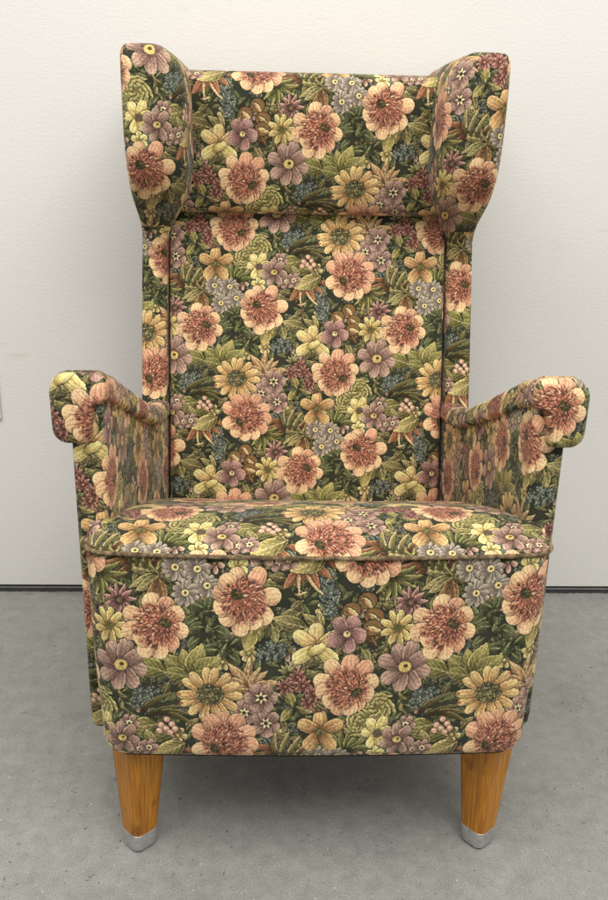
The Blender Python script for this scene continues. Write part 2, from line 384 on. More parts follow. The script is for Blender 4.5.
def cord_mat():
    m, nt, b = new_mat('twisted_cord'); L = nt.links
    tc = nd(nt, 'ShaderNodeTexCoord')
    n = nd(nt, 'ShaderNodeTexNoise', Scale=120.0, Detail=2.0); L.new(tc.outputs['Object'], n.inputs['Vector'])
    L.new(ramp(nt, n.outputs[0], [(.3, (.06, .04, .02)), (.5, (.17, .115, .058)), (.7, (.32, .23, .12))]), b.inputs['Base Color'])
    b.inputs['Roughness'].default_value = .85
    return m
M_CORD = cord_mat()

def wood():
    m, nt, b = new_mat('amber_varnished_wood'); L = nt.links
    tc = nd(nt, 'ShaderNodeTexCoord'); mp = nd(nt, 'ShaderNodeMapping'); mp.inputs['Scale'].default_value = (1, 1, .045)
    L.new(tc.outputs['Object'], mp.inputs[0])
    n = nd(nt, 'ShaderNodeTexNoise', Scale=330.0, Detail=3.0, Distortion=.2); L.new(mp.outputs[0], n.inputs['Vector'])
    n2 = nd(nt, 'ShaderNodeTexNoise', Scale=30.0, Detail=2.0); L.new(mp.outputs[0], n2.inputs['Vector'])
    n3 = nd(nt, 'ShaderNodeTexNoise', Scale=24.0, Detail=3.0); L.new(tc.outputs['Object'], n3.inputs['Vector'])
    c1 = ramp(nt, n.outputs[0], [(.30, (.34, .115, .005)), (.52, (.50, .200, .010)), (.70, (.62, .275, .020))])
    c2 = ramp(nt, n2.outputs[0], [(.35, (.86, .82, .78)), (.65, (1.0, 1.0, 1.0))])
    c3 = ramp(nt, n3.outputs[0], [(.28, (.55, .45, .4)), (.38, (1, 1, 1))])
    mx = nd(nt, 'ShaderNodeMix', data_type='RGBA', blend_type='MULTIPLY'); mx.inputs[0].default_value = 1
    L.new(c1, mx.inputs[6]); L.new(c2, mx.inputs[7])
    my = nd(nt, 'ShaderNodeMix', data_type='RGBA', blend_type='MULTIPLY'); my.inputs[0].default_value = .9
    L.new(mx.outputs[2], my.inputs[6]); L.new(c3, my.inputs[7])
    L.new(my.outputs[2], b.inputs['Base Color'])
    b.inputs['Roughness'].default_value = .42
    bp = nd(nt, 'ShaderNodeBump', Strength=.25, Distance=.0006); L.new(n.outputs[0], bp.inputs['Height']); L.new(bp.outputs[0], b.inputs['Normal'])
    return m
M_WOOD = wood()

def metal():
    m, nt, b = new_mat('dull_aluminium'); L = nt.links
    tc = nd(nt, 'ShaderNodeTexCoord')
    n = nd(nt, 'ShaderNodeTexNoise', Scale=160.0, Detail=5.0); L.new(tc.outputs['Object'], n.inputs['Vector'])
    L.new(ramp(nt, n.outputs[0], [(.24, (.22, .22, .22)), (.36, (.50, .50, .49)), (.7, (.62, .62, .61))]), b.inputs['Base Color'])
    L.new(ramp(nt, n.outputs[0], [(.3, (.6, .6, .6)), (.7, (.38, .38, .38))]), b.inputs['Roughness'])
    b.inputs['Metallic'].default_value = .85
    bp = nd(nt, 'ShaderNodeBump', Strength=.2, Distance=.0005); L.new(n.outputs[0], bp.inputs['Height']); L.new(bp.outputs[0], b.inputs['Normal'])
    return m
M_MET = metal()

def plain(name, c, rough=.8):
    m, nt, b = new_mat(name); L = nt.links
    tc = nd(nt, 'ShaderNodeTexCoord')
    n = nd(nt, 'ShaderNodeTexNoise', Scale=80.0, Detail=3.0); L.new(tc.outputs['Object'], n.inputs['Vector'])
    L.new(ramp(nt, n.outputs[0], [(.3, tuple(v * .8 for v in c)), (.7, tuple(min(1, v * 1.15) for v in c))]), b.inputs['Base Color'])
    b.inputs['Roughness'].default_value = rough
    return m
M_BLACK = plain('black_lining', (.012, .012, .012)); M_RUB = plain('black_glide', (.02, .02, .02), .6)
M_PLATE = plain('wall_plate_plastic', (.62, .61, .58), .45); M_GAP = plain('dark_joint', (.03, .03, .03), .9)
M_GREYL = plain('grey_metal_profile', (.26, .26, .25), .5)

def wallmat():
    m, nt, b = new_mat('stippled_white_wall'); L = nt.links
    tc = nd(nt, 'ShaderNodeTexCoord'); mp = nd(nt, 'ShaderNodeMapping'); mp.inputs['Scale'].default_value = (.75, 1, 1.1)
    L.new(tc.outputs['Object'], mp.inputs[0])
    n = nd(nt, 'ShaderNodeTexNoise', Scale=185.0, Detail=2.5, Roughness=.55); L.new(mp.outputs[0], n.inputs['Vector'])
    n2 = nd(nt, 'ShaderNodeTexNoise', Scale=2.2, Detail=4.0); L.new(tc.outputs['Object'], n2.inputs['Vector'])
    n3 = nd(nt, 'ShaderNodeTexNoise', Scale=14.0, Detail=5.0); L.new(tc.outputs['Object'], n3.inputs['Vector'])
    c = ramp(nt, n2.outputs[0], [(.3, (.735, .722, .690)), (.7, (.775, .762, .73))])
    sc = ramp(nt, n3.outputs[0], [(.24, (.965, .96, .955)), (.33, (1, 1, 1))])
    mx = nd(nt, 'ShaderNodeMix', data_type='RGBA', blend_type='MULTIPLY'); mx.inputs[0].default_value = 1
    L.new(c, mx.inputs[6]); L.new(sc, mx.inputs[7])
    m2 = nd(nt, 'ShaderNodeMapping'); m2.inputs['Scale'].default_value = (1.0, 1, 6.0); m2.inputs['Rotation'].default_value = (0, .25, 0); L.new(tc.outputs['Object'], m2.inputs[0])
    n4 = nd(nt, 'ShaderNodeTexNoise', Scale=5.0, Detail=7.0, Roughness=.65); L.new(m2.outputs[0], n4.inputs['Vector'])
    sf = ramp(nt, n4.outputs[0], [(.27, (.93, .91, .87)), (.33, (1, 1, 1))])
    m3 = nd(nt, 'ShaderNodeMix', data_type='RGBA', blend_type='MULTIPLY'); m3.inputs[0].default_value = 1
    L.new(mx.outputs[2], m3.inputs[6]); L.new(sf, m3.inputs[7]); L.new(m3.outputs[2], b.inputs['Base Color'])
    b.inputs['Roughness'].default_value = .75
    bp = nd(nt, 'ShaderNodeBump', Strength=.45, Distance=.0015); L.new(n.outputs[0], bp.inputs['Height'])
    L.new(bp.outputs[0], b.inputs['Normal'])
    return m
M_WALL = wallmat()

def floormat():
    m, nt, b = new_mat('grey_painted_concrete'); L = nt.links
    tc = nd(nt, 'ShaderNodeTexCoord'); O = tc.outputs['Object']
    big = nd(nt, 'ShaderNodeTexNoise', Scale=2.6, Detail=5.0, Roughness=.6); L.new(O, big.inputs['Vector'])
    mid = nd(nt, 'ShaderNodeTexNoise', Scale=38.0, Detail=5.0, Roughness=.65); L.new(O, mid.inputs['Vector'])
    grit = nd(nt, 'ShaderNodeTexNoise', Scale=420.0, Detail=3.0, Roughness=.6); L.new(O, grit.inputs['Vector'])
    sp1 = nd(nt, 'ShaderNodeTexNoise', Scale=120.0, Detail=2.0, Roughness=.5); L.new(O, sp1.inputs['Vector'])
    sp2 = nd(nt, 'ShaderNodeTexNoise', Scale=48.0, Detail=4.0, Roughness=.7); L.new(O, sp2.inputs['Vector'])
    mp = nd(nt, 'ShaderNodeMapping'); mp.inputs['Location'].default_value = (3.1, 7.7, 1.3); L.new(O, mp.inputs[0])
    sp3 = nd(nt, 'ShaderNodeTexNoise', Scale=170.0, Detail=1.0); L.new(mp.outputs[0], sp3.inputs['Vector'])
    smg = nd(nt, 'ShaderNodeTexNoise', Scale=7.0, Detail=6.0, Roughness=.7, Distortion=1.2); L.new(mp.outputs[0], smg.inputs['Vector'])
    c = ramp(nt, big.outputs[0], [(.3, (.275, .274, .252)), (.7, (.325, .322, .298))])
    def mul(a, bb, f=1.0):
        mx = nd(nt, 'ShaderNodeMix', data_type='RGBA', blend_type='MULTIPLY'); mx.inputs[0].default_value = f
        L.new(a, mx.inputs[6]); L.new(bb, mx.inputs[7]); return mx.outputs[2]
    c = mul(c, ramp(nt, mid.outputs[0], [(.3, (.84, .84, .84)), (.7, (1.10, 1.10, 1.10))]))
    c = mul(c, ramp(nt, grit.outputs[0], [(.32, (.66, .66, .65)), (.46, (1, 1, 1)), (.70, (1.22, 1.22, 1.20))]))
    c = mul(c, ramp(nt, smg.outputs[0], [(.30, (.84, .84, .85)), (.45, (1, 1, 1)), (.66, (1.05, 1.05, 1.04))]))
    c = mul(c, ramp(nt, sp1.outputs[0], [(.255, (.34, .34, .33)), (.315, (1, 1, 1))]))
    c = mul(c, ramp(nt, sp2.outputs[0], [(.30, (.42, .41, .40)), (.35, (1, 1, 1))]))
    c = mul(c, ramp(nt, sp3.outputs[0], [(.735, (1, 1, 1)), (.78, (1.9, 1.9, 1.85))]))
    L.new(c, b.inputs['Base Color'])
    L.new(ramp(nt, mid.outputs[0], [(.3, (.34, .34, .34)), (.7, (.52, .52, .52))]), b.inputs['Roughness'])
    b1 = nd(nt, 'ShaderNodeBump', Strength=.35, Distance=.002); L.new(grit.outputs[0], b1.inputs['Height'])
    b2 = nd(nt, 'ShaderNodeBump', Strength=.3, Distance=.006); L.new(mid.outputs[0], b2.inputs['Height']); L.new(b1.outputs[0], b2.inputs['Normal'])
    L.new(b2.outputs[0], b.inputs['Normal'])
    return m
M_FLOOR = floormat()

# ------------------------------------------------------------------ mesh helpers
def link(name, verts, faces, mat, parent=None, uvs=None, smooth=True):
    me = bpy.data.meshes.new(name); me.from_pydata([tuple(v) for v in verts], [], faces); me.update()
    if uvs is not None:
        ul = me.uv_layers.new(name='UVMap')
        flat = np.array(uvs, np.float32).ravel(); ul.data.foreach_set('uv', flat)
    me.materials.append(mat)
    if smooth: me.polygons.foreach_set('use_smooth', [True] * len(me.polygons))
    o = bpy.data.objects.new(name, me); COL.objects.link(o)
    if parent: o.parent = parent
    return o

def roundpoly(pts, rad, nc=7, ne=10, bulge=None):
    """closed rounded polygon; points always come in the same number and order."""
    n = len(pts); out = []
    P = [np.array(p, float) for p in pts]
    seg = []
    for i in range(n):
        a, b, c = P[i - 1], P[i], P[(i + 1) % n]
        d1 = (a - b); l1 = np.linalg.norm(d1); d1 /= l1 + 1e-12
        d2 = (c - b); l2 = np.linalg.norm(d2); d2 /= l2 + 1e-12
        ang = math.acos(max(-1, min(1, float(d1 @ d2))))
        t = min(rad[i] / math.tan(ang / 2) if ang < 3.13 else 0, l1 * .48, l2 * .48)
        r = t * math.tan(ang / 2)
        p1, p2 = b + d1 * t, b + d2 * t
        arc = []
        for k in range(nc):
            s = k / (nc - 1)
            # quadratic bezier close to a circular arc
            w = 1.0 / math.sqrt(2) if ang > 1 else .5
            A, B_, C_ = (1 - s) ** 2, 2 * s * (1 - s) * w, s * s
            arc.append((A * p1 + B_ * b + C_ * p2) / (A + B_ + C_))
        seg.append(arc)
    for i in range(n):
        out += seg[i]
        q0, q1 = seg[i][-1], seg[(i + 1) % n][0]
        d = q1 - q0; nrm = np.array([d[1], -d[0]]); nrm /= np.linalg.norm(nrm) + 1e-12
        bl = bulge[i] if bulge else 0
        for k in range(1, ne):
            s = k / ne
            out.append(q0 + d * s - nrm * bl * (1 - (2 * s - 1) ** 2))
    return np.array(out)

def uvpx(um, vm, anchor):
    (ua, va), (X, Y) = anchor[:2]
    sv = anchor[2] if len(anchor) > 2 else UPMV   # the cloth is pulled a little more on some panels
    return ((um - ua) * UPM + X) / TW, 1 - ((va - vm) * sv + Y) / TH

def loft(name, rings, mat, parent, anchor, front, uvfn=None, v0=0.0, uvvert=None):
    """rings: list of (N,3) arrays; front = index of the ring vertex where u = 0."""
    R = np.array(rings); M, N, _ = R.shape
    if front is not None and front >= 0:
        R = np.roll(R, -(front + N // 2), axis=1); front = N - N // 2
    verts = R.reshape(-1, 3).tolist()
    d = np.linalg.norm(np.roll(R, -1, 1) - R, axis=2)           # (M, N)
    cum = np.concatenate([np.zeros((M, 1)), np.cumsum(d, 1)], 1) # (M, N+1)
    fq = max(front, 0); U = cum - cum[:, fq:fq + 1]
    step = np.linalg.norm(R[1:, front % N] - R[:-1, front % N], axis=1)
    V = v0 + np.concatenate([[0], np.cumsum(step)])
    faces, uvs = [], []
    nrm2 = None
    if uvvert:
        T = np.roll(R, -1, 1) - np.roll(R, 1, 1)
        nn_ = np.stack([T[..., 2], -T[..., 0]], -1); nn_ /= np.linalg.norm(nn_, axis=2, keepdims=True) + 1e-9
        cc = R.mean(1)[:, None, :]
        sg = np.sign((nn_ * (R - cc)[..., [0, 2]]).sum(2, keepdims=True)); sg = np.where(sg.mean() < 0, -1, 1)
        nrm2 = (nn_ * sg).reshape(-1, 2)
    for i in range(M - 1):
        for j in range(N):
            k = (j + 1) % N
            f = (i * N + j, i * N + k, (i + 1) * N + k, (i + 1) * N + j)
            faces.append(f)
            quad = [(U[i, j], V[i]), (U[i, j + 1], V[i]), (U[i + 1, j + 1], V[i + 1]), (U[i + 1, j], V[i + 1])]
            if uvvert:
                quad = [uvvert(verts[q], nrm2[q]) for q in f]
            elif uvfn:
                a, b, c = (Vector(verts[f[q]]) for q in (0, 1, 2)); dd = Vector(verts[f[3]])
                nn = (c - a).cross(dd - b); nn.normalize() if nn.length > 0 else None
                quad = uvfn(quad, [verts[q] for q in f], nn)
            uvs += [uvpx(u, v, anchor) for u, v in quad]
    for ring, order in ((0, -1), (M - 1, 1)):
        idx = [ring * N + j for j in range(N)]
        c = R[ring].mean(0); verts.append(c.tolist()); ci = len(verts) - 1
        for j in range(N):
            k = (j + 1) % N
            f = (idx[j], idx[k], ci) if order == 1 else (idx[k], idx[j], ci)
            faces.append(f)
            for q in f: p = verts[q]; uvs.append(uvpx(p[0], p[2] if uvvert or uvfn else p[2] + p[1], anchor))
    o = link(name, verts, faces, mat, parent, uvs)
    import bmesh
    bm = bmesh.new(); bm.from_mesh(o.data); bmesh.ops.recalc_face_normals(bm, faces=bm.faces); bm.to_mesh(o.data); bm.free()
    return o

def lerp_table(tab, t):
    xs = [r[0] for r in tab]
    return [float(np.interp(t, xs, [r[i] for r in tab])) for i in range(1, len(tab[0]))]

# ------------------------------------------------------------------ armchair
chair = bpy.data.objects.new('armchair', None); COL.objects.link(chair)
chair['label'] = 'high wing-back armchair in dark floral tapestry on short amber wood legs with metal feet'
chair['category'] = 'armchair'

def back_y(z): return .5203 + (z - .39) * .2557        # front plane of the inner back

# seat base (front and short side faces, T-shaped in plan)
BOW = .009
def base_outline(inset, hwf):
    i = inset
    pts = [(hwf - i, .0 + i), (hwf - i, .072), (.280 - i, .074), (.258, .50 - i), (-.258, .50 - i), (-.280 + i, .074), (-hwf + i, .072), (-hwf + i, 0 + i)]
    rad = [.030, .004, .004, .01, .01, .004, .004, .030]
    P = roundpoly(pts, rad, 7, 14)
    k = np.clip(1 - (P[:, 0] / hwf) ** 2, 0, 1) * np.clip(1 - P[:, 1] / .05, 0, 1)
    P[:, 1] -= BOW * k
    return P
rings = []
for z, ins in ((.2045, .05), (.205, .018), (.2075, .009), (.212, .0045), (.220, .0012), (.230, 0), (.28, 0), (.33, -.0015), (.38, -.002), (.43, -.0015), (.48, 0), (.511, .0), (.520, .0015), (.525, .005), (.526, .02)):
    hwf = .300 + (z - .205) * .026
    P = base_outline(ins, hwf)
    sag = np.where(P[:, 1] < .06, -.003 * (1 - (P[:, 0] / hwf) ** 2), 0)
    zz = np.where(P[:, 1] > .08, min(z, .36), z) + (sag if z > .5 else 0)
    rings.append(np.column_stack([P, zz]))
Nb = len(rings[0]); fr = int(np.argmin(np.abs(rings[5][:, 0]) + (rings[5][:, 1] > .05) * 9))
base_o = loft('seat_base', rings, M_FAB, chair, ((-.2165, .4210), (157, 622), 645), fr, v0=.205 - .05)

# seat cushion surface
def halfw(y):
    r = .030
    hw = .308
    if y < r: hw = .308 - r + math.sqrt(max(0, r * r - (r - y) ** 2))
    elif y > .078: hw = .2865 - (y - .078) * .055
    elif y > .062: hw = .308 - (.308 - .2865) * (y - .062) / .016
    return hw
ys = sorted(set([0, .0008, .003, .006, .010, .015, .021, .028, .036, .045, .054, .062, .066, .070, .074, .078] + [.078 + (.54 - .078) * i / 46 for i in range(1, 47)]))
nx = 90
PY = np.linspace(0, .54, 200)
_kx = [0, .006, .015, .03, .05, .075, .105, .14, .18, .23, .28, .34, .42, .54]
_kz = [.5245, .5285, .5325, .5375, .5415, .5425, .5395, .5310, .5180, .4995, .4815, .4590, .4250, .3700]
PZ = np.interp(PY, _kx, _kz)
for _ in range(30):
    PZ[1:-1] = (PZ[:-2] + 2 * PZ[1:-1] + PZ[2:]) / 4
verts, uvm = [], []
arc = 0; prev = None
for y in ys:
    hw = halfw(y)
    for i in range(nx + 1):
        s = i / nx * 2 - 1
        s = math.copysign(1 - (1 - abs(s)) ** 1.35, s)
        x = s * hw
        dside = (hw - abs(x)) + max(0, y - .05) * 4
        r = .03
        d = min(y, dside)
        if y < r and abs(x) > .308 - r:
            d = r - math.hypot(r - y, abs(x) - (.308 - r))
        d = max(0, d)
        zs = .526 - .003 * (1 - (x / .308) ** 2) * (y < .06)
        zb = float(np.interp(y, PY, PZ)) + .0025 * math.sin(x * 9 + 1) * math.sin(y * 11)
        k = math.exp(-d / .0085) if dside < y else 0
        z = zb * (1 - k) + min(zs, zb) * k
        if y < .012: z = max(z, zs)
        edge = (hw - abs(x)) if y > .078 else 9
        z -= .008 * math.exp(-edge / .010)
        yy = y - BOW * max(0, 1 - (x / .308) ** 2) * max(0, 1 - y / .12)
        verts.append((x, yy, z))
    c = verts[len(verts) - 1 - nx // 2]
    if prev is not None: arc += math.hypot(c[1] - prev[1], c[2] - prev[2])
    prev = c
    uvm += [(verts[len(verts) - 1 - nx + i][0], arc) for i in range(nx + 1)]
faces = []
n1 = nx + 1
for j in range(len(ys) - 1):
    for i in range(nx):
        faces.append((j * n1 + i, j * n1 + i + 1, (j + 1) * n1 + i + 1, (j + 1) * n1 + i))
anch = ((.012, .031), (362, 551), 680)
# skirt down into the base so the cushion is solid
rim = [i for i in range(n1)] + [j * n1 + nx for j in range(1, len(ys))] + [(len(ys) - 1) * n1 + i for i in range(nx - 1, -1, -1)] + [j * n1 for j in range(len(ys) - 2, 0, -1)]
b0 = len(verts)
for q in rim:
    x, y, z = verts[q]; verts.append((x * .985, max(y, .004), min(z, .520) - .012)); uvm.append((uvm[q][0], uvm[q][1] - .012))
for k in range(len(rim)):
    k2 = (k + 1) % len(rim); faces.append((rim[k2], rim[k], b0 + k, b0 + k2))
faces.append(tuple(b0 + k for k in range(len(rim))))
uvs = [uvpx(*uvm[q], anch) for f in faces for q in f]
seat = link('seat', verts, faces, M_FAB, chair, uvs)

# twisted piping cord under the seat edge
def tube(path, r, n=7):
    path = np.array(path); M = len(path); V, F = [], []
    T = np.gradient(path, axis=0); T /= np.linalg.norm(T, axis=1)[:, None]
    up = np.array([0, 0, 1.0])
    for i in range(M):
        a = np.cross(T[i], up); a /= np.linalg.norm(a) + 1e-9; b = np.cross(a, T[i])
        for k in range(n):
            th = 2 * math.pi * k / n; V.append(path[i] + r * (math.cos(th) * a + math.sin(th) * b))
    for i in range(M - 1):
        for k in range(n):
            k2 = (k + 1) % n; F.append((i * n + k, i * n + k2, (i + 1) * n + k2, (i + 1) * n + k))
    return V, F
P = base_outline(-.0012, .3082)
mask = [p for p in P if p[1] < .066]
half = sorted([p for p in mask if p[0] > 0], key=lambda p: (p[0] if p[1] < .03 else .3 + p[1]))
line = sorted(mask, key=lambda p: (math.copysign(1, p[0])) * (abs(p[0]) + (p[1] + BOW) * 1.0 * (abs(p[0]) > .26)))
line = np.array(line); line = np.column_stack([line, .5262 - .003 * (1 - (line[:, 0] / .308) ** 2)])
sd = np.concatenate([[0], np.cumsum(np.linalg.norm(np.diff(line, axis=0), axis=1))])
ss = np.arange(0, sd[-1], .0009)
path = np.column_stack([np.interp(ss, sd, line[:, k]) for k in range(3)])
Tn = np.gradient(path, axis=0); Tn /= np.linalg.norm(Tn, axis=1)[:, None]
V, F = [], []
for ph in (0, 2 * math.pi / 3, 4 * math.pi / 3):
    pts = []
    for i, p in enumerate(path):
        a = np.cross(Tn[i], [0, 0, 1]); th = ss[i] / .013 * 2 * math.pi + ph
        pts.append(p + .0014 * (math.cos(th) * a + math.sin(th) * np.array([0, 0, 1])))
    v, f = tube(pts, .0016, 7); o = len(V); V += v; F += [tuple(q + o for q in g) for g in f]
cord = link('piping', V, F, M_CORD, seat)

# dust cover under the seat
rings = []
for z, ins in ((.200, .03), (.2005, .012), (.2035, .008), (.2055, .012)):
    P = base_outline(ins, .300); P[:, 1] += .004
    rings.append(np.column_stack([P, np.full(len(P), z)]))
loft('dust_cover', rings, M_BLACK, chair, ((0, 0), (0, 0)), 0)

# inner back
rings = []
zs_ = [.205, .206, .23, .30, .36, .40, .45, .50, .55, .60, .65, .70, .75, .80, .85, .88, .905, .92, .928, .932, .933]
for i, z in enumerate(zs_):
    top = max(0, (z - .88) / .053); ins = .03 * (1 - math.sqrt(max(0, 1 - top ** 2))) if z > .88 else 0
    yb = back_y(z) + ins
    P = roundpoly([(.2585 , yb), (.2585, yb + .10), (-.2585, yb + .10), (-.2585, yb)], [.013, .02, .02, .013], 6, 22,
                  [0, 0, 0, -.010 if .38 < z < .93 else -.004])
    rings.append(np.column_stack([P, np.full(len(P), z)]))
fr = int(np.argmin(np.abs(rings[8][:, 0]) + (rings[8][:, 1] > back_y(.55) + .03) * 9))
L_ = math.hypot(1, .2557)
backrest = loft('backrest', rings, M_FAB, chair, ((-.2022, .2050 + (.700 - .205) * L_), (157, 622), 715), fr, v0=.205)

# headrest
rings = []
tabh = [(.905, .640, .030), (.906, .632, .018), (.911, .622, .009), (.920, .614, .003), (.932, .609, .0), (.96, .601, 0), (1.0, .592, 0), (1.04, .586, 0), (1.08, .581, 0), (1.105, .580, 0), (1.122, .583, .001), (1.133, .590, .004), (1.140, .600, .009), (1.1435, .614, .018), (1.1445, .64, .03)]
for z, yf, ins in tabh:
    hw = .2590 - ins * .3
    yb = back_y(z) + .105 - ins
    P = roundpoly([(hw, yf), (hw, yb), (-hw, yb), (-hw, yf)], [.022, .02, .02, .022], 6, 22, [0, 0, 0, -.008 + ins * .2])
    rings.append(np.column_stack([P, np.full(len(P), z)]))
fr = int(np.argmin(np.abs(rings[6][:, 0]) + (rings[6][:, 1] > .62) * 9))
headrest = loft('headrest', rings, M_FAB, chair, ((.009, 1.053), (157, 622), 685), fr, v0=.905 - .022)

# wings running down into the side posts of the back
#            z    front_y  inner outer rear_extra nose
wtab = [(.205, .474, .264, .309, .014), (.40, .517, .264, .310, .014), (.60, .568, .264, .310, .014), (.80, .619, .263, .309, .014), (.85, .631, .262, .308, .016),
        (.87, .632, .260, .3075, .018), (.885, .622, .253, .3075, .021), (.90, .596, .242, .308, .025), (.92, .552, .229, .3085, .030), (.94, .516, .219, .3075, .033), (.96, .492, .213, .3075, .035), (.98, .477, .210, .3075, .036),
        (1.00, .469, .209, .3075, .036), (1.03, .460, .2085, .3080, .037), (1.06, .456, .2085, .3075, .037), (1.09, .455, .2085, .3075, .037), (1.115, .454, .211, .3075, .036),
        (1.135, .455, .216, .3075, .035), (1.150, .457, .223, .3075, .033), (1.1560, .461, .230, .3075, .030), (1.1640, .468, .238, .306, .025), (1.1695, .478, .247, .300, .018), (1.1718, .493, .256, .291, .010), (1.1725, .51, .262, .284, .005)]
zz = [.205, .25, .35, .45, .55, .65, .72, .78, .82, .85, .865, .88, .895, .91, .925, .94, .955, .97, .985, 1.0, 1.02, 1.04, 1.06, 1.08, 1.10, 1.115, 1.127, 1.138, 1.147, 1.154, 1.160, 1.163, 1.166, 1.169, 1.171, 1.172, 1.1725]
def smooth_tab(tab, z):
    # averaged lookup keeps the outline free of kinks
    r = [lerp_table(tab, z + d) for d in (-.022, -.014, -.007, 0, .007, .014, .022)] if z < 1.10 else [lerp_table(tab, z)]
    return [sum(c) / len(r) for c in zip(*r)]
for side in (-1, 1):
    rings = []
    for z in zz:
        yf, xi, xo, rd = smooth_tab(wtab, z)
        yb = back_y(z) + .115 - max(0, z - 1.14) * .8
        if z > 1.165: yb -= (z - 1.165) * 6
        xm = .5 * (xi + xo)
        pts = [(xo, yf), (xo, yb), (xi, yb), (xi, yf)]
        if side < 0: pts = [(-xi, yf), (-xi, yb), (-xo, yb), (-xo, yf)]
        ro, ri = rd * .45, rd * 1.25
        rr = [ro, .015, .015, ri] if side > 0 else [ri, .015, .015, ro]
        P = roundpoly(pts, rr, 8, 12, [-.003, 0, -.003, 0])
        # a slight lean of the nose outwards
        rings.append(np.column_stack([P, np.full(len(P), z)]))
    mid = rings[20]; xm = side * .257
    fr = int(np.argmin(np.abs(mid[:, 0] - xm) + (mid[:, 1] > .50) * 9))
    # pattern anchors: cloth height measured up the front line
    anc = ((-.015, .982), (243, 596)) if side < 0 else ((.014, .967), (157, 622))
    # below the wing the post is cut from another piece of the cloth
    ZST = .617 if side < 0 else .781; XT, YT = (362, 551) if side < 0 else (157, 622)
    du, dv = (XT - anc[1][0]) / UPM + anc[0][0], anc[0][1] - ZST - (YT - anc[1][1]) / UPMV
    def uvw(quad, ps, nn):
        low = max(p[2] for p in ps) < .885
        return [(q[0] + (du if low else 0), p[2] + (dv if low else 0)) for q, p in zip(quad, ps)]
    w = loft('wing', rings, M_FAB, chair, anc, fr, uvfn=uvw)

# arms
def arm_top(y): return float(np.interp(y, [.05, .09, .14, .19, .25, .32, .39, .45, .52, .62], [.744, .741, .724, .700, .672, .639, .609, .589, .572, .562]))
def arm_shift(y): return -(y - .075) * .050
for side in (-1, 1):
    rings = []
    for s in (0, .001, .012, .04, .1, .2, .3, .4, .5, .6, .7, .8, .9, 1.0):
        ins = .012 if s == 0 else (.003 if s == .001 else (.0008 if s == .012 else 0))
        x0, x1 = .2875 + ins, .3315 - ins
        pts = [(x1, .078 + ins), (x1, .60), (x0, .60), (x0, .078 + ins)]
        if side < 0: pts = [(-x0, .078 + ins), (-x0, .60), (-x1, .60), (-x1, .078 + ins)]
        P = roundpoly(pts, [.010, .01, .01, .012] if side > 0 else [.012, .01, .01, .010], 6, 26)
        P[:, 0] += side * np.array([arm_shift(y) for y in P[:, 1]])
        zt = np.array([arm_top(y) - .022 for y in P[:, 1]])
        z0 = .198
        rings.append(np.column_stack([P, z0 + (zt - z0) * s]))
    mid = rings[5]; fr = int(np.argmin(np.abs(mid[:, 0] - side * .309) + (mid[:, 1] > .12) * 9))
    # right: dahlia on the inner face; left: likewise
    def uvz(quad, ps, nn): return [(q[0], p[2]) for q, p in zip(quad, ps)]
    anc = ((.050, .585), (345, 682)) if side < 0 else ((-.040, .645), (242, 597))
    arm = loft('armrest', rings, M_FAB, chair, anc, fr, uvfn=uvz)
    # rolled pad
    rings = []
    stations = [(.0595, .022), (.0600, .014), (.0615, .0085), (.0650, .0042), (.070, .0014), (.077, 0)] + [(.077 + (.572 - .077) * i / 40, 0) for i in range(1, 41)]
    for y, ins in stations:
        t = min(1, max(0, (y - .10) / .40)); t = t * t * (3 - 2 * t)
        zt = arm_top(y if y > .09 else .09) + (.002 if y < .09 else 0); 
        sh = arm_shift(y)
        xo = (.3525 - .022 * t) + sh; xi = .2790 - .007 * t + .011 * min(1, max(0, (y - .36) / .16)) + sh
        zb = zt - (.095 - .047 * t); zi = zt - (.040 - .007 * t)
        i = ins
        pts = [(xo - i, zb + i), (xo - i + .001, zt - i), (xi + i, zt - i), (xi + i, zi + i * .3), (xi + .017 + i * .3, zi - .001), (xi + .024 , zb + i)]
        rad = [.020, .024, .016, .014, .003, .010]
        pts = [(side * a, b) for a, b in pts]
        if side < 0: pts = pts[::-1]; rad = rad[::-1]
        Q = roundpoly(pts, rad, 7, 7)
        rings.append(np.column_stack([Q[:, 0], np.full(len(Q), y), Q[:, 1]]))
    def uvp(quad, ps, nn):
        if max(p[1] for p in ps) < .0775: return [(p[0], p[2]) for p in ps]
        return quad
    anc = ((-.2885, .684), (345, 682)) if side < 0 else ((.3035, .706), (157, 622))
    mid = rings[12]; fr = int(np.argmin(np.abs(mid[:, 0] - mid[:, 0].mean()) - mid[:, 2] * 3))
    loft('arm_pad', rings, M_FAB, arm, anc, fr, uvfn=uvp)

